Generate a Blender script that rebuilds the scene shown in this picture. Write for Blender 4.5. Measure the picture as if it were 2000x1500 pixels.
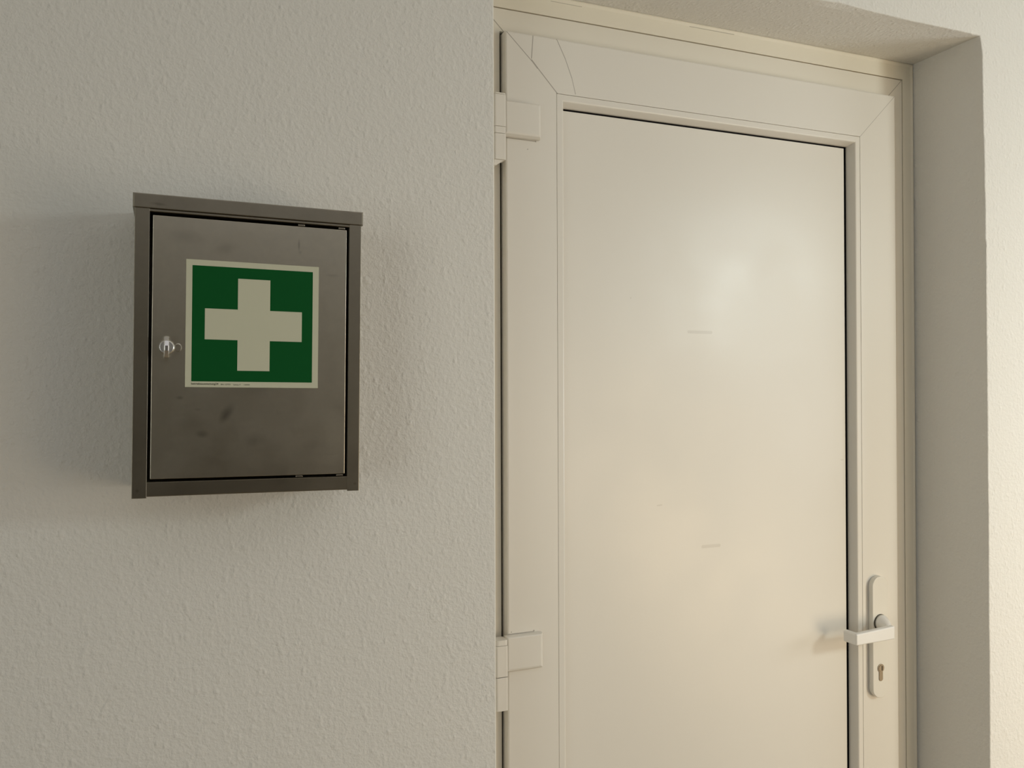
import bpy, bmesh, math, random
from mathutils import Vector, Matrix
random.seed(4)
for o in list(bpy.data.objects): bpy.data.objects.remove(o, do_unlink=True)
SC = bpy.context.scene
COL = SC.collection

# ------------------------------------------------------------------ camera
EYE = Vector((0.0, -1.17, 1.53))
yaw, pitch, roll = 0.388760823, 0.00605022276, -0.00352312486
f = Vector((math.sin(yaw)*math.cos(pitch), math.cos(yaw)*math.cos(pitch), math.sin(pitch)))
r0 = Vector((math.cos(yaw), -math.sin(yaw), 0)); u0 = r0.cross(f)
r = r0*math.cos(roll)+u0*math.sin(roll); u = -r0*math.sin(roll)+u0*math.cos(roll)
cd = bpy.data.cameras.new('camera'); cam = bpy.data.objects.new('camera', cd); COL.objects.link(cam)
cd.sensor_width = 36; cd.lens = 1652.69361/2000*36; cd.clip_start = 0.01
M = Matrix((r, u, -f)).transposed().to_4x4(); M.translation = EYE
cam.matrix_world = M
SC.camera = cam

# ------------------------------------------------------------------ light and exposure
SC.view_settings.view_transform = 'Standard'; SC.view_settings.look = 'None'
SC.view_settings.gamma = 1; SC.view_settings.use_curve_mapping = False
SC.view_settings.exposure = 0.0
w = bpy.data.worlds.new('world'); SC.world = w; w.use_nodes = True
w.node_tree.nodes['Background'].inputs[0].default_value = (0.8, 0.85, 1, 1)
w.node_tree.nodes['Background'].inputs[1].default_value = 0.3

def area(name, loc, target, size, power, col, size_y=None, spread=180):
    d = bpy.data.lights.new(name, 'AREA'); o = bpy.data.objects.new(name, d); COL.objects.link(o)
    d.energy = power; d.color = col
    if size_y: d.shape = 'RECTANGLE'; d.size = size; d.size_y = size_y
    else: d.shape = 'DISK'; d.size = size
    o.location = loc; d.spread = math.radians(spread)
    o.rotation_euler = (Vector(target)-Vector(loc)).to_track_quat('-Z', 'Y').to_euler()
    return o
# daylight through the far window, a room lamp, and added fill lights
area('window_daylight', (3.1, -5.12, 1.40), (0.9, 0, 1.40), 1.2, 4, (.9, .95, 1), 1.1)
area('room_lamp_light', (2.7, -2.1, 2.07), (1.9, 0, 1.4), 0.42, 7.2, (.88, .99, .97), spread=115)
area('warm_fill_light', (2.4, -2.4, 1.15), (1.9, 0.1, 1.1), 1.3, 7.2, (1, .80, .53), spread=105)  # added soft fill standing in for warm bounce off the floor
area('low_fill_light', (2.5, -2.0, 0.5), (2.0, 0.1, 0.8), 0.9, 4.8, (1, .78, .50), spread=115)  # added low fill that warms and brightens the lower right of the door
area('left_fill_light', (-2.5, -2.4, 1.45), (1.2, 0, 1.45), 2.4, 33, (.98, 1, .92), 2.0)  # added ambient fill from the left, no window modelled there
area('overhead_fill_light', (1.0, -2.6, 2.72), (1.0, -2.6, 0), 2.6, 9.5, (.95, .95, 1), 2.6)  # added overhead fill standing in for ceiling bounce
area('right_fill_light', (2.8, -0.8, 1.4), (1.6, 0, 1.4), 0.6, 8.2, (.92, .97, 1))  # added fill to brighten the wall right of the door

# ------------------------------------------------------------------ materials
def mat(name, col, rough=0.5, metal=0.0, spec=0.5):
    m = bpy.data.materials.new(name); m.use_nodes = True
    b = m.node_tree.nodes['Principled BSDF']
    b.inputs['Base Color'].default_value = (*col, 1); b.inputs['Roughness'].default_value = rough
    b.inputs['Metallic'].default_value = metal; b.inputs['Specular IOR Level'].default_value = spec
    return m
def N(m, t, **k):
    n = m.node_tree.nodes.new(t)
    for a, v in k.items(): setattr(n, a, v)
    return n
def L(m, a, b): m.node_tree.links.new(a, b)
def math_node(m, op, a, b=None, clamp=False):
    n = N(m, 'ShaderNodeMath', operation=op, use_clamp=clamp)
    for i, v in enumerate((a, b)):
        if v is None: continue
        if isinstance(v, (int, float)): n.inputs[i].default_value = v
        else: L(m, v, n.inputs[i])
    return n.outputs[0]
def noise(m, vec, scale, detail=2, rough=.5):
    n = N(m, 'ShaderNodeTexNoise'); L(m, vec, n.inputs['Vector'])
    n.inputs['Scale'].default_value = scale; n.inputs['Detail'].default_value = detail
    n.inputs['Roughness'].default_value = rough
    return n.outputs['Fac']
def maprange(m, v, a, b, c=0., d=1.):
    n = N(m, 'ShaderNodeMapRange'); L(m, v, n.inputs[0])
    for i, x in enumerate((a, b, c, d)): n.inputs[i+1].default_value = x
    return n.outputs[0]
def mix(m, fac, a, b):
    n = N(m, 'ShaderNodeMix', data_type='RGBA')
    if isinstance(fac, (int, float)): n.inputs[0].default_value = fac
    else: L(m, fac, n.inputs[0])
    for i, v in ((6, a), (7, b)):
        if isinstance(v, tuple): n.inputs[i].default_value = (*v, 1)
        else: L(m, v, n.inputs[i])
    return n.outputs[2]
def xz(m):
    tc = N(m, 'ShaderNodeTexCoord')
    v = N(m, 'ShaderNodeVectorMath', operation='MULTIPLY'); L(m, tc.outputs['Object'], v.inputs[0])
    v.inputs[1].default_value = (1, 0, 1); return tc.outputs['Object'], v.outputs[0]
def seg_mask(m, P, A, B, wid, soft):
    """1 on the line A-B (x,z), 0 away from it"""
    A = Vector((A[0], 0, A[1])); B = Vector((B[0], 0, B[1])); d = B-A; Ln = max(d.length_squared, 1e-9)
    s = N(m, 'ShaderNodeVectorMath', operation='SUBTRACT'); L(m, P, s.inputs[0]); s.inputs[1].default_value = A
    if d.length > 1e-5:
        dt = N(m, 'ShaderNodeVectorMath', operation='DOT_PRODUCT'); L(m, s.outputs[0], dt.inputs[0]); dt.inputs[1].default_value = d/Ln
        t = math_node(m, 'ADD', dt.outputs['Value'], 0.0, clamp=True)
        sc = N(m, 'ShaderNodeVectorMath', operation='SCALE'); sc.inputs[0].default_value = d; L(m, t, sc.inputs['Scale'])
        s2 = N(m, 'ShaderNodeVectorMath', operation='SUBTRACT'); L(m, s.outputs[0], s2.inputs[0]); L(m, sc.outputs[0], s2.inputs[1])
    else: s2 = s
    ln = N(m, 'ShaderNodeVectorMath', operation='LENGTH'); L(m, s2.outputs[0], ln.inputs[0])
    return maprange(m, ln.outputs['Value'], wid, wid+soft, 1, 0)
def blot(m, P, c, rx, rz, rot=0):
    """soft elliptical stain, 1 in its middle"""
    mp = N(m, 'ShaderNodeMapping', vector_type='TEXTURE'); L(m, P, mp.inputs[0])
    mp.inputs['Location'].default_value = (c[0], 0, c[1]); mp.inputs['Rotation'].default_value = (0, rot, 0)
    mp.inputs['Scale'].default_value = (rx, 1, rz)
    ln = N(m, 'ShaderNodeVectorMath', operation='LENGTH'); L(m, mp.outputs[0], ln.inputs[0])
    n = N(m, 'ShaderNodeMapRange', interpolation_type='SMOOTHSTEP'); L(m, ln.outputs['Value'], n.inputs[0])
    for i, x in enumerate((0, 1, 1, 0)): n.inputs[i+1].default_value = x
    return n.outputs[0]
def total(m, ms):
    t = ms[0]
    for x in ms[1:]: t = math_node(m, 'MAXIMUM', t, x)
    return t

# white painted rough plaster
def plaster(name, col, h):
    m = mat(name, col, .85, spec=.25); b = m.node_tree.nodes['Principled BSDF']
    o, p = xz(m)
    n1 = noise(m, o, 175, 3, .6); n2 = noise(m, o, 60, 2); n3 = noise(m, o, 380, 1)
    v = N(m, 'ShaderNodeTexVoronoi', feature='SMOOTH_F1'); v.inputs['Scale'].default_value = 120
    mp = N(m, 'ShaderNodeMapping'); mp.inputs['Scale'].default_value = (1.25, 1, .8); L(m, o, mp.inputs[0]); L(m, mp.outputs[0], v.inputs['Vector'])
    hump = maprange(m, v.outputs['Distance'], .0, .55, 1, 0)
    a = math_node(m, 'MULTIPLY', hump, maprange(m, n2, .42, .62))
    a = math_node(m, 'ADD', math_node(m, 'MULTIPLY', a, .8), math_node(m, 'MULTIPLY', n1, 1.3))
    a = math_node(m, 'ADD', a, math_node(m, 'MULTIPLY', n3, .25))
    bp = N(m, 'ShaderNodeBump'); bp.inputs['Strength'].default_value = 1; bp.inputs['Distance'].default_value = h
    L(m, a, bp.inputs['Height']); L(m, bp.outputs[0], b.inputs['Normal'])
    return m
M_WALL = plaster('rough_white_plaster', (.80, .785, .745), .0011)
M_LIT_EDGE = mat('lit_corner_edge', (.84, .82, .76), .45)  # paler than the wall: light caught on the left corner edge, painted in
M_TRIM = mat('painted_joint_strip', (.82, .765, .645), .6)
M_CEIL = mat('ceiling_paint', (.8, .79, .77), .9)
M_FLOOR = mat('brown_floor', (.28, .215, .14), .5)
M_ROOM = mat('room_paint', (.75, .73, .69), .9)
M_LEFT = mat('left_wall_paint', (.30, .28, .25), .9)
M_BACK = mat('far_wall_paint', (.42, .41, .37), .9)      # pale above a dark brown panelled lower half
b = M_BACK.node_tree.nodes['Principled BSDF']; _o, _p = xz(M_BACK); _s = N(M_BACK, 'ShaderNodeSeparateXYZ'); L(M_BACK, _o, _s.inputs[0])
L(M_BACK, mix(M_BACK, maprange(M_BACK, _s.outputs[2], 1.50, 1.52), (.065, .046, .028), (.42, .41, .37)), b.inputs['Base Color'])

def upvc(name, col=(.80, .765, .70), rough=.34, lines=(), dots=(), bumpy=.00012):
    m = mat(name, col, rough); b = m.node_tree.nodes['Principled BSDF']; o, p = xz(m)
    if lines or dots:
        ms = [seg_mask(m, p, A, B, wd, .0006) for A, B, wd in lines] + [seg_mask(m, p, A, A, wd, .0012) for A, wd in dots]
        L(m, mix(m, math_node(m, 'MULTIPLY', total(m, ms), .62), col, (.16, .13, .095)), b.inputs['Base Color'])
    n = noise(m, o, 45, 3)
    bp = N(m, 'ShaderNodeBump'); bp.inputs['Strength'].default_value = .5; bp.inputs['Distance'].default_value = bumpy
    L(m, n, bp.inputs['Height']); L(m, bp.outputs[0], b.inputs['Normal'])
    return m
M_UPVC = upvc('white_upvc')
M_FRAME = upvc('white_upvc_frame', (.80, .755, .66), .4,
    lines=[((1.4315, 2.1755), (1.37, 2.114), .0004), ((.4915, 2.1755), (.555, 2.114), .0005)])
M_SASH = upvc('white_upvc_leaf',
    lines=[((.5305, 2.130), (.5851, 2.0788), .0004), ((.5851, 2.0788), (.6240, 2.0377), .0005),
           ((.576, 2.0885), (.5868, 2.0765), .0009),
           ((.5786, 2.1302), (.5756, 2.0914), .00045),
           ((.6228, 2.1318), (.6393, 2.0998), .00035), ((.6393, 2.0998), (.6519, 2.0678), .0003), ((.6519, 2.0678), (.6587, 2.0412), .0002),
           ((.530, 1.1203), (.576, 1.1203), .0003), ((.530, 1.9514), (.581, 1.9508), .0003),
           ((1.3945, 2.1325), (1.3000, 2.038), .0001)],
    dots=[((.5245, 2.1315), .001), ((.5825, 1.9510), .0009), ((.5680, 1.9360), .0003), ((.5760, 1.1215), .0008), ((.5350, 1.1235), .0003)])
M_PLATE = mat('white_plastic_plate', (.81, .78, .71), .38)
M_PVCH = mat('white_plastic_handle', (.86, .84, .80), .38)
M_BLACK = mat('black_rubber', (.004, .003, .003), .7, spec=.1)
M_SEAL = mat('dark_seal', (.10, .09, .07), .8, spec=.1)

# slightly glossy door panel with faint scuffs
M_PANEL = mat('door_panel_white', (.79, .755, .69), .3); m = M_PANEL
b = m.node_tree.nodes['Principled BSDF']; o, p = xz(m)
sc = [seg_mask(m, p, (.900, 1.6352), (.950, 1.6352), .0022, .0012), seg_mask(m, p, (.929, 1.2342), (.966, 1.2342), .0022, .0015),
      seg_mask(m, p, (.831, 1.3165), (.840, 1.3172), .0006, .0012), seg_mask(m, p, (.7769, 1.6936), (.7769, 1.6936), .0008, .001),
      seg_mask(m, p, (1.262, 1.385), (1.268, 1.385), .0005, .001)]
c1 = mix(m, math_node(m, 'MULTIPLY', total(m, sc), .22), (.79, .755, .69), (.35, .30, .24))
L(m, c1, b.inputs['Base Color'])
n = noise(m, o, 9, 2); L(m, maprange(m, n, .3, .7, .30, .38), b.inputs['Roughness'])
bp = N(m, 'ShaderNodeBump'); bp.inputs['Strength'].default_value = .5; bp.inputs['Distance'].default_value = .0001
L(m, noise(m, o, 260, 2), bp.inputs['Height']); L(m, bp.outputs[0], b.inputs['Normal'])

# brushed stainless steel with handling marks
def steel(name, base, rough, stains=(), grain=(1, 1, 60)):
    m = mat(name, base, rough, 1.0); b = m.node_tree.nodes['Principled BSDF']; o, p = xz(m)
    mp = N(m, 'ShaderNodeMapping'); L(m, o, mp.inputs[0]); mp.inputs['Scale'].default_value = grain
    g = noise(m, mp.outputs[0], 30, 2); big = noise(m, o, 17, 4, .6)
    rr = math_node(m, 'ADD', maprange(m, g, .3, .7, rough-.006, rough+.006), maprange(m, big, .35, .65, -.03, .03))
    L(m, rr, b.inputs['Roughness'])
    c = mix(m, maprange(m, big, .4, .7), base, tuple(x*.82 for x in base))
    if stains:
        wob = maprange(m, noise(m, o, 60, 3), .3, .7, .6, 1.2)
        s = total(m, [math_node(m, 'MULTIPLY', blot(m, p, *q[:4]), q[4]) for q in stains])
        c = mix(m, math_node(m, 'MULTIPLY', s, wob, clamp=True), c, tuple(x*.35 for x in base))
    L(m, c, b.inputs['Base Color'])
    bp = N(m, 'ShaderNodeBump'); bp.inputs['Strength'].default_value = .02; bp.inputs['Distance'].default_value = .0001
    L(m, g, bp.inputs['Height']); L(m, bp.outputs[0], b.inputs['Normal'])
    return m
M_STEEL = steel('brushed_steel', (.34, .31, .25), .33, [((-.1235, -.1575), .003, .003, 0, .5), ((.1245, -.1575), .003, .003, 0, .5),
    ((-.105, .170), .012, .0025, .05, .5)])
M_DOOR = steel('brushed_steel_door', (.61, .57, .475), .31, [
    ((-.028, -.070), .008, .017, .6, .75), ((-.0545, -.0935), .010, .006, 0, .7), ((.005, -.101), .018, .011, 0, .4),
    ((-.075, .135), .030, .012, .1, .25), ((-.03, .125), .02, .010, -.2, .2), ((.0535, .135), .0018, .011, 0, .45),
    ((.055, .126), .003, .003, 0, .3), ((.095, .100), .012, .003, 0, .3), ((-.0795, -.0515), .006, .003, 0, .45), ((-.060, -.030-.035), .006, .003, 0, .25)])
M_CHROME = mat('chrome', (.9, .9, .9), .27, 1.0)
M_NICKEL = mat('dull_nickel', (.30, .26, .21), .38, 1.0)
M_STICK = mat('cream_sticker', (.62, .62, .475), .5)
M_GREEN = mat('green_print', (.0, .088, .016), .6, spec=.15)
M_INK = mat('dark_print', (.06, .065, .04), .6)

# ------------------------------------------------------------------ helpers
def obj(name, bm, mats, parent=None, bevel=0, seg=2, smooth=False, normals=True):
    if normals: bmesh.ops.recalc_face_normals(bm, faces=bm.faces)
    me = bpy.data.meshes.new(name); bm.to_mesh(me); bm.free()
    for x in (mats if isinstance(mats, (list, tuple)) else [mats]): me.materials.append(x)
    o = bpy.data.objects.new(name, me); COL.objects.link(o)
    if parent: o.parent = parent
    if smooth:
        for pl in me.polygons: pl.use_smooth = True
    if bevel:
        md = o.modifiers.new('bevel', 'BEVEL'); md.width = bevel; md.segments = seg; md.limit_method = 'ANGLE'; md.angle_limit = math.radians(35)
        md.harden_normals = False
    return o
def struct(name, bm, m, **k):
    o = obj(name, bm, m, **k); o['kind'] = 'structure'; return o
def box(bm, x0, x1, y0, y1, z0, z1, mi=0):
    v = [bm.verts.new((x, y, z)) for x in (x0, x1) for y in (y0, y1) for z in (z0, z1)]
    for q in ((0, 1, 3, 2), (4, 6, 7, 5), (0, 4, 5, 1), (2, 3, 7, 6), (0, 2, 6, 4), (1, 5, 7, 3)):
        bm.faces.new([v[i] for i in q]).material_index = mi
def loops(bm, rects, closed=True):
    """nested rectangles (x0,x1,z0,z1,y) joined into a mitred ring"""
    R = [[bm.verts.new((x, y, z)) for x, z in ((a, c), (b_, c), (b_, d), (a, d))] for a, b_, c, d, y in rects]
    n = len(R)
    for i in range(n if closed else n-1):
        A, B = R[i], R[(i+1) % n]
        for k in range(4): bm.faces.new((A[k], A[(k+1) % 4], B[(k+1) % 4], B[k]))
def ring(bm, rect, prof):
    x0, x1, z0, z1 = rect
    loops(bm, [(x0+i, x1-i, z0+i, z1-i, y) for i, y in prof])
def poly(bm, pts, y, mi=0):
    fc = bm.faces.new([bm.verts.new((x, y, z)) for x, z in pts]); fc.material_index = mi; return fc
def prism(bm, pts, y0, y1, mi=0):
    a = [bm.verts.new((x, y0, z)) for x, z in pts]; b_ = [bm.verts.new((x, y1, z)) for x, z in pts]
    bm.faces.new(a).material_index = mi; bm.faces.new(b_[::-1]).material_index = mi
    for i in range(len(pts)):
        j = (i+1) % len(pts); bm.faces.new((a[i], b_[i], b_[j], a[j])).material_index = mi
def circ(cx, cz, rr, n=32, a0=0, a1=2*math.pi):
    full = abs(a1-a0-2*math.pi) < 1e-6
    return [(cx+rr*math.cos(a0+(a1-a0)*i/(n if full else n-1)), cz+rr*math.sin(a0+(a1-a0)*i/(n if full else n-1))) for i in range(n)]
def tube(bm, secs, n=24):
    """skin through sections (cx,cy,cz,rx,rz) lying in planes of constant y"""
    R = [[bm.verts.new((cx+rx*math.cos(2*math.pi*i/n), cy, cz+rz*math.sin(2*math.pi*i/n))) for i in range(n)] for cx, cy, cz, rx, rz in secs]
    for A, B in zip(R, R[1:]):
        for i in range(n): bm.faces.new((A[i], A[(i+1) % n], B[(i+1) % n], B[i]))
    bm.faces.new(R[0]); bm.faces.new(R[-1][::-1])
def empty(name, loc, rot=(0, 0, 0)):
    o = bpy.data.objects.new(name, None); COL.objects.link(o); o.location = loc; o.rotation_euler = rot
    o.empty_display_size = .1; return o

# ------------------------------------------------------------------ the wall with its door recess
F, S = .16, .143            # face of the door frame, face of the door leaf
XL, XR, ZT = .4525, 1.4625, 2.2125
CE = 2.75                   # ceiling height
X0, X1, Y1 = -2.6, 4.25, -5.0
bm = bmesh.new()
edge = [(0, 1.4765), (.79, 1.4765), (.90, 1.477), (1.011, 1.4772), (1.08, 1.4762), (1.157, 1.4767), (1.23, 1.4770), (1.30, 1.4768), (1.36, 1.4757), (1.45, 1.4762),
        (1.593, 1.4757), (1.70, 1.4752), (1.795, 1.4756), (1.812, 1.4757), (1.820, 1.4728), (1.828, 1.4742), (1.885, 1.4744), (1.93, 1.4730), (1.977, 1.4727), (2.03, 1.4706),
        (2.09, 1.4697), (2.15, 1.4692), (2.175, 1.4685), (2.195, 1.466)]
path = []                   # (inner x,z, outer x,z, normal x,z)
for z in (0, .7, 1.4, 2.1): path.append((XL, z, XL, z, -1, 0))
path.append((XL, ZT, XL, ZT, -1, 1))
for i in range(1, 24):
    x = XL + (XR-.02-XL)*i/24; d = random.uniform(-.0006, .0006)+(.003*math.exp(-((x-1.113)/.05)**2))
    path.append((x, ZT, x, ZT+.0005+d, 0, 1))
path.append((XR, ZT, 1.4625, ZT, 1, 1))
for z, xo in edge[::-1]:
    path.append((XR+(2.2-min(z, 2.2))*.0018, z, xo + (random.uniform(-.0003, .0003) if z > .1 else 0), z, 1, 0))
R = .0022
prof = [(0, F+.05), (0, .016), (0, R), (R*.3, R*.3), (R, 0)]
base = lambda z: 1.4764 if z < 1.8 else 1.4764-.0070*((z-1.8)/.375) if z < 2.175 else 1.4694-.0069*((z-2.175)/.0375)
rows = []
for xi, zi, xo, zo, nx, nz in path:
    row = []
    for k, (off, y) in enumerate(prof):
        bx, bz = (xi, zi) if k == 0 else (xo, zo)
        if k == 1: bx, bz = (base(zo) if nx == 1 and nz == 0 else xo), (ZT+.0005 if nz == 1 and nx == 0 else zo)
        row.append(bm.verts.new((bx+nx*off, y, bz+nz*off)))
    rows.append(row)
for A, B in zip(rows, rows[1:]):
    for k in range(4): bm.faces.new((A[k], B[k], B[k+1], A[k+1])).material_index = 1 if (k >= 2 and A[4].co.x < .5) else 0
outer = []
for i, (xi, zi, xo, zo, nx, nz) in enumerate(path):
    if nx == -1 and nz == 0: q = (X0, zo)
    elif nx == -1: q = (X0, CE)
    elif nx == 0: q = (xo, CE)
    elif nz == 1: q = (X1, CE)
    else: q = (X1, zo)
    outer.append(bm.verts.new((q[0], 0, q[1])))
for i in range(len(path)-1):
    bm.faces.new((rows[i][4], rows[i+1][4], outer[i+1], outer[i]))
struct('wall_front', bm, [M_WALL, M_LIT_EDGE], normals=True)

bm = bmesh.new(); box(bm, X0, X1, Y1, F+.05, -.05, 0); struct('floor', bm, M_FLOOR)
bm = bmesh.new(); box(bm, X0, X1, Y1, 0, CE, CE+.05); struct('ceiling', bm, M_CEIL)
bm = bmesh.new(); box(bm, X0-.05, X0, Y1, 0, 0, CE); struct('wall_left', bm, M_LEFT)
bm = bmesh.new(); box(bm, X1, X1+.05, Y1, 0, 0, CE); struct('wall_right', bm, M_ROOM)
# far wall behind the camera with the window the daylight comes through
bm = bmesh.new()
WX0, WX1, WZ0, WZ1 = 2.4, 3.8, .8, 2.0
box(bm, X0, WX0, Y1-.1, Y1, 0, CE); box(bm, WX1, X1, Y1-.1, Y1, 0, CE)
box(bm, WX0, WX1, Y1-.1, Y1, 0, WZ0); box(bm, WX0, WX1, Y1-.1, Y1, WZ1, CE)
struct('wall_back', bm, M_BACK)
bm = bmesh.new(); ring(bm, (WX0+.001, WX1-.001, WZ0+.001, WZ1-.001), [(0, Y1-.02), (.06, Y1-.02), (.06, Y1-.08), (0, Y1-.08)])
struct('window_1', bm, M_UPVC)

# ------------------------------------------------------------------ the door
door = empty('door_1', (0, 0, 0)); door['kind'] = 'structure'
FX0, FX1, FZ = .4910, 1.4318, 2.1755
bm = bmesh.new()            # plastered joint strip between wall and frame
g = .0016
loops(bm, [(XL+.0005, XR-.0005, .001, ZT-.0003, F-.0012), (XL+.003, XR-.003, .0015, ZT-.003, F-.0024), (XL+.006, XR-.006, .002, ZT-.006, F-.0012), (XL+.008, XR-.008, .003, ZT-.0075, F-.0006),
           (FX0-g, FX1+g, .004, FZ+g, F-.0006), (FX0-g, FX1+g, .004, FZ+g, F+.02), (XL+.0005, XR-.0005, .001, ZT-.0003, F+.02)])
# hairline crack under the soffit is cut by a shader line
M_TRIMC = M_TRIM.copy(); M_TRIMC.name = 'painted_joint_strip_cracked'
b = M_TRIMC.node_tree.nodes['Principled BSDF']; _, p = xz(M_TRIMC)
ck = total(M_TRIMC, [seg_mask(M_TRIMC, p, (.905, 2.2048), (1.005, 2.2052), .0003, .0005), seg_mask(M_TRIMC, p, (.62, 2.2035), (.68, 2.2035), .0002, .0005), seg_mask(M_TRIMC, p, (.50, 2.203), (.53, 2.2025), .0002, .0006)])
L(M_TRIMC, mix(M_TRIMC, math_node(M_TRIMC, 'MULTIPLY', ck, .6), (.82, .765, .645), (.2, .17, .12)), b.inputs['Base Color'])
obj('joint_strip', bm, M_TRIMC, door)
bm = bmesh.new()            # fixed frame
gp = .0042; GX0, GX1, GZ1 = .5285-gp, 1.3948+gp, 2.1322+gp
loops(bm, [(FX0, FX1, .0, FZ, F), (GX0, GX1, .004, GZ1, F), (GX0, GX1, .004, GZ1, F+.0125), (FX0+.0725, FX1-.0725, .05, FZ-.0725, F+.0125), (FX0+.0725, FX1-.0725, .05, FZ-.0725, F+.045), (FX0, FX1, .0, FZ, F+.045)])
obj('door_frame', bm, M_FRAME, door, bevel=.0006, seg=1)
# leaf
LX0, LX1, LZ0, LZ1 = .5285, 1.3948, .012, 2.1322
BX0, BX1, BZ0, BZ1 = .6228, 1.2997, .12, 2.0378       # outer edge of the glazing beads
bm = bmesh.new()
loops(bm, [(LX0, LX1, LZ0, LZ1, F+.0115), (LX0, LX1, LZ0, LZ1, S+.0025), (LX0+.0007, LX1-.0007, LZ0+.0007, LZ1-.0007, S+.0008), (LX0+.0025, LX1-.0025, LZ0+.0025, LZ1-.0025, S),
           (BX0-.0006, BX1+.0006, BZ0-.0006, BZ1+.0006, S), (BX0-.0004, BX1+.0004, BZ0-.0004, BZ1+.0004, S+.0006), (BX0-.0004, BX1+.0004, BZ0-.0004, BZ1+.0004, S+.0285), (LX0+.006, LX1-.006, LZ0+.006, LZ1-.006, S+.0285),
           (LX0+.006, LX1-.006, LZ0+.006, LZ1-.006, F+.0115)])
leaf = obj('door_leaf', bm, M_SASH, door)
bm = bmesh.new()            # dark seal seen in the gap beside the leaf
loops(bm, [(LX0-.0040, LX1+.0040, .006, LZ1+.0040, F+.0075), (LX0-.0001, LX1+.0001, LZ0, LZ1+.0001, F+.0065), (LX0-.0001, LX1+.0001, LZ0, LZ1+.0001, F+.012), (LX0-.0040, LX1+.0040, .006, LZ1+.0040, F+.012)])
obj('rubber_seal', bm, M_SEAL, leaf)
bm = bmesh.new()
def rr(i, j=None): j = i if j is None else j; return (BX0+i, BX1-i, BZ0+i, BZ1-i)
loops(bm, [(*rr(.0002), S+.012), (*rr(.0002), S+.0006), (*rr(.0008), S+.0001), (*rr(.0100), S-.0002), (*rr(.0118), S+.0004), (*rr(.0130), S+.0022), (*rr(.0182), S+.0168), (*rr(.0182), S+.02), (*rr(.012), S+.02)])
obj('glazing_bead', bm, M_UPVC, leaf)
PX0, PX1, PZ0, PZ1 = .6392, 1.2735, BZ0+.02, 2.0155
bm = bmesh.new()            # black gasket, wide on the lock side and at the top
loops(bm, [(BX0+.0120, BX1-.0120, BZ0+.012, BZ1-.012, S+.0215), (PX0+.004, PX1-.004, PZ0+.004, PZ1-.004, S+.0215), (PX0+.004, PX1-.004, PZ0+.004, PZ1-.004, S+.026), (BX0+.0120, BX1-.0120, BZ0+.012, BZ1-.012, S+.026)])
obj('gasket', bm, M_BLACK, leaf)
bm = bmesh.new(); box(bm, PX0-.002, PX1, S+.0172, S+.0213, PZ0, PZ1)
obj('door_panel', bm, M_PANEL, leaf)

# hinges
def hinge(za, zb, pt, pb, kind):
    """plate pb..pt on the leaf, barrel from za (top) down to zb"""
    h = empty('hinge', (0, 0, 0)); h.parent = door
    Sf = S-.0002
    bm = bmesh.new()        # cover plate: stepped and chamfered
    x0, x1 = .5222, .5888
    A = [(x0, x1, pb, pt, Sf), (x0, x1, pb, pt, Sf-.007), (x0+.001, x1-.003, pb+.003, pt-.001, Sf-.0125), (x0+.003, x1-.006, pb+.006, pt-.003, Sf-.0135)]
    loops(bm, A, closed=False)
    bm.verts.ensure_lookup_table()
    bm.faces.new(bm.verts[-4:])
    obj('hinge_plate', bm, M_UPVC, h, bevel=.0008)
    bx0, bx1, by0, by1 = .5020, .5225, S-.0165, S+.006
    def knuckle(name, z0, z1, bev=.0028):
        bm = bmesh.new(); box(bm, bx0, bx1, by0, by1, z0, z1)
        for e in bm.edges: pass
        es = [e for e in bm.edges if abs(e.verts[0].co.z-e.verts[1].co.z) > .001]
        bmesh.ops.bevel(bm, geom=es, offset=bev, segments=4, affect='EDGES', profile=.5)
        return obj(name, bm, M_UPVC, h, bevel=.0005, seg=2)
    if kind == 'upper':
        knuckle('hinge_cap', za-.0022, za, .0045); knuckle('hinge_knuckle', 1.9645, za-.0027)
        knuckle('hinge_washer', 1.9530, 1.9640); knuckle('hinge_knuckle', 1.9095, 1.9525)
        bm = bmesh.new(); t = [bm.verts.new(v) for v in ((bx0, by0+.002, 1.9093), (bx1-.003, by0+.002, 1.9093), (bx1-.003, by1, 1.9093), (bx0, by1, 1.9093))]
        t2 = [bm.verts.new(v) for v in ((bx0, by0+.004, 1.9000), (bx0+.004, by0+.004, 1.9000), (bx0+.004, by1-.004, 1.9000), (bx0, by1-.004, 1.9000))]
        bm.faces.new(t); bm.faces.new(t2[::-1])
        for i in range(4): bm.faces.new((t[i], t[(i+1) % 4], t2[(i+1) % 4], t2[i]))
        obj('hinge_tip', bm, M_UPVC, h, bevel=.0006)
    else:
        knuckle('hinge_cap', 1.1075, za, .0045); knuckle('hinge_knuckle', 1.0562, 1.1070)
        knuckle('hinge_knuckle', zb, 1.0550)
    return h
hinge(2.0200, 1.900, 2.0105, 1.9520, 'upper')
hinge(1.1165, 1.0003, 1.1195, 1.0605, 'lower')

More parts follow.
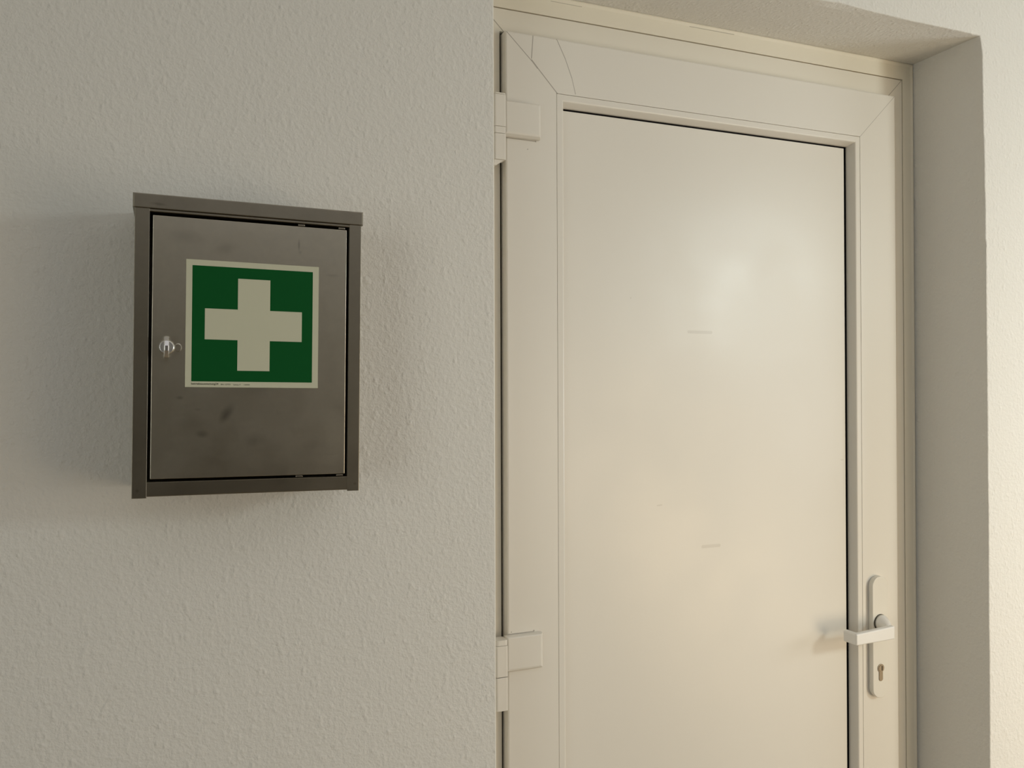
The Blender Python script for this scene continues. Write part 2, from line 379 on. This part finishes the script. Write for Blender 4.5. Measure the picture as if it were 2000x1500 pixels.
# handle set
hd = empty('door_handle', (0, 0, 0)); hd.parent = door
HX = 1.3345; P0 = S-.0002; P1 = S-.0120
bm = bmesh.new()
pts = circ(HX, .905+.0202, .0202, 20, math.pi, 2*math.pi) + circ(HX, 1.1495-.0202, .0202, 20, 0, math.pi)
prism(bm, pts, P0, P1)
obj('handle_plate', bm, M_PLATE, hd, bevel=.0013, seg=3)
bm = bmesh.new()            # dark joint round the lever collar
prism(bm, circ(HX-.0008, 1.0570, .0168, 40), P1-.0001, P1-.0004); obj('collar_joint', bm, M_SEAL, hd)
bm = bmesh.new()            # lever: collar and neck, bent grip, end turned back to the door
za = lambda x: 1.0545+(x-1.232)*.060; zb = lambda x: 1.0325+(x-1.232)*.018
LP = [(1.3305, S-.0525), (1.232, S-.0525), (1.232, S-.017), (1.2425, S-.017), (1.2425, S-.0405), (1.3305, S-.0405)]
a = [bm.verts.new((x, y, za(x))) for x, y in LP]; b2 = [bm.verts.new((x, y, zb(x))) for x, y in LP]
bm.faces.new(a); bm.faces.new(b2[::-1])
for i in range(6): bm.faces.new((a[i], a[(i+1) % 6], b2[(i+1) % 6], b2[i]))
bmesh.ops.recalc_face_normals(bm, faces=bm.faces)
bmesh.ops.bevel(bm, geom=list(bm.edges), offset=.0028, segments=4, affect='EDGES', profile=.5)
tube(bm, [(HX-.0002, P1-.0005, 1.0572, .0158, .0158), (HX-.0002, P1-.006, 1.0570, .0156, .0156), (HX-.001, P1-.012, 1.0558, .0140, .0140), (HX-.004, P1-.020, 1.0530, .0120, .0125),
          (HX-.009, P1-.028, 1.0500, .0105, .0122), (HX-.013, P1-.0335, 1.0485, .0100, .0115), (HX-.015, P1-.038, 1.0480, .0075, .0095)], 32)
lv = obj('lever', bm, M_PVCH, hd, smooth=True)
md = lv.modifiers.new('w', 'WEIGHTED_NORMAL')
# profile lock cylinder with its key slot
bm = bmesh.new()
cz = .9650; rb = .0085
pr = circ(HX-.0005, cz, rb, 26, math.radians(-55), math.radians(235)) + circ(HX-.0005, cz-.0210, .0050, 14, math.pi, 2*math.pi)
prism(bm, pr, P1+.003, P1-.0012)
lk = obj('lock_cylinder', bm, M_NICKEL, hd, bevel=.0004)
bm = bmesh.new(); tube(bm, [(HX-.0005, P1-.0010, cz, .0066, .0066), (HX-.0005, P1-.0020, cz, .0062, .0062)], 24)
obj('key_plug', bm, M_NICKEL, hd)
bm = bmesh.new(); box(bm, HX+.0004, HX+.0022, P1-.0023, P1-.0018, cz-.0045, cz+.0045); obj('keyhole', bm, M_BLACK, hd)

# ------------------------------------------------------------------ first aid cabinet
cab = empty('first_aid_cabinet', (.0955, -.0006, 1.572), (0, .0117, 0))
cab['label'] = 'stainless steel first aid cabinet with green cross sign, hung on white plaster beside door'
cab['category'] = 'first aid cabinet'
D = -.1194
bm = bmesh.new()            # folded sheet body: back, sides, front flanges with returned lips
loops(bm, [(-.129, .129, -.1648, .1645, 0), (-.129, .129, -.1648, .1645, D+.0012), (-.1286, .1286, -.1644, .1645, D+.0003), (-.1278, .1278, -.1636, .1640, D),
           (-.1143, .1152, -.1487, .1622, D), (-.1137, .1147, -.1482, .1616, D+.0004), (-.1135, .1145, -.1479, .1613, D+.0012),
           (-.1135, .1145, -.1479, .1613, D+.012), (-.1275, .1275, -.163, .1635, D+.012), (-.1275, .1275, -.163, .1635, -.002)], closed=False)
bm.verts.ensure_lookup_table()
bm.faces.new(bm.verts[:4]); bm.faces.new(bm.verts[-4:])
obj('cabinet_body', bm, M_STEEL, cab)
for s, a, c in ((-1, -.1294, -.1137), (1, .1147, .1294)):     # side flanges lie over the bottom one
    bm = bmesh.new(); box(bm, a, c, D-.0007, D+.0002, -.1662, .1650)
    obj('side_flange', bm, M_STEEL, cab, bevel=.0004, seg=3)
bm = bmesh.new()            # lid cap
loops(bm, [(-.1315, .1315, .1646, .1812, 0), (-.1315, .1315, .1646, .1812, D-.0012), (-.1309, .1309, .1649, .1806, D-.0022), (-.1298, .1298, .1655, .1798, D-.0024)], closed=False)
bm.verts.ensure_lookup_table(); bm.faces.new(bm.verts[:4]); bm.faces.new(bm.verts[-4:])
obj('cabinet_lid', bm, M_STEEL, cab)
bm = bmesh.new(); box(bm, -.1103, .1115, D-.0004, D+.010, -.1447, .1575)
cdoor = obj('cabinet_door', bm, M_DOOR, cab, bevel=.0006, seg=3)
for uu in (.0565, .1055):
    for ww, hh in ((.1594, .0022), (-.1464, .0018)):
        bm = bmesh.new(); box(bm, uu-.004, uu+.004, D+.0005, D+.008, ww-hh*.5, ww+hh*.5)
        obj('hinge_tab', bm, M_STEEL, cdoor, bevel=.0004)
KX, KZ = -.0944, .0065
bm = bmesh.new(); tube(bm, [(KX, D-.0005, KZ, .0088, .0088), (KX, D-.0030, KZ, .0086, .0086), (KX, D-.0046, KZ, .0074, .0074)], 40)
knob = obj('cam_lock', bm, M_CHROME, cdoor, bevel=.0004)
bm = bmesh.new()            # wing of the lock: upright blade
wp = [(D-.0030, .0080), (D-.0060, .0120), (D-.0100, .0122), (D-.0140, .0105), (D-.0165, .0065), (D-.0175, .001), (D-.0172, -.0045), (D-.0158, -.0090), (D-.0130, -.0124), (D-.0085, -.0130), (D-.0055, -.0120), (D-.0030, -.0080)]
a = [bm.verts.new((KX-.0026, y, KZ+z)) for y, z in wp]; c = [bm.verts.new((KX+.0026, y, KZ+z)) for y, z in wp]
bm.faces.new(a); bm.faces.new(c[::-1])
for i in range(len(wp)):
    j = (i+1) % len(wp); bm.faces.new((a[i], c[i], c[j], a[j]))
obj('lock_wing', bm, M_CHROME, cdoor, bevel=.0009, seg=3)
bm = bmesh.new()            # shallow dimple beside the lock
tube(bm, [(KX+.0125, D-.0004, KZ-.0002, .0040, .0050), (KX+.0125, D-.0006, KZ-.0002, .0030, .0040)], 24)
obj('rivet', bm, M_DOOR, cdoor)

# sign: cream photoluminescent sticker, green field, cross, small print
sg = empty('safety_sign', (0, D-.0005, 0)); sg.parent = cab
bm = bmesh.new(); box(bm, -.0742, .0776, -.0003, .0001, -.0391, .1094)
obj('sign_border', bm, M_STICK, sg)
bm = bmesh.new(); box(bm, -.0674, .0704, -.0004, -.0002, -.0324, .1027); obj('green_field', bm, M_GREEN, sg)
cx0, cx1, cz0, cz1, ax0, ax1, az0, az1 = -.0167, .0202, -.0193, .0897, -.0533, .0577, .0168, .0530
bm = bmesh.new()
prism(bm, [(cx0, cz0), (cx1, cz0), (cx1, az0), (ax1, az0), (ax1, az1), (cx1, az1), (cx1, cz1), (cx0, cz1), (cx0, az1), (ax0, az1), (ax0, az0), (cx0, az0)], -.0005, -.0003)
obj('white_cross', bm, M_STICK, sg)
def lettering(txt, x, z, width, height, bold=0):
    cu = bpy.data.curves.new('print', 'FONT'); cu.body = txt; cu.size = 1; cu.offset = bold
    t = bpy.data.objects.new('print', cu); COL.objects.link(t); bpy.context.view_layer.update()
    me = bpy.data.meshes.new_from_object(t.evaluated_get(bpy.context.evaluated_depsgraph_get()))
    bpy.data.objects.remove(t)
    xs = [v.co.x for v in me.vertices]; ys = [v.co.y for v in me.vertices]
    sx = width/(max(xs)-min(xs)); sz = height/.72
    for v in me.vertices: v.co = ((v.co.x-min(xs))*sx+x, -.00042, v.co.y*sz+z)
    me.materials.append(M_INK)
    o = bpy.data.objects.new('lettering', me); COL.objects.link(o); o.parent = sg
lettering('betriebsausstattung24', -.0674, -.0361, .0298, .0021, .02)
lettering('BN 10703', -.0348, -.0364, .0105, .0017)
lettering('Safety F', -.0210, -.0366, .0082, .0017)
lettering('15044', -.0088, -.0366, .0062, .0017)

# put the door's and the handle's origins where those things stand, keeping every part in place
for root, at in ((door, Vector((.962, F, 0))),):
    root.location = at
    for ch in root.children: ch.matrix_parent_inverse = Matrix.Translation(-at)
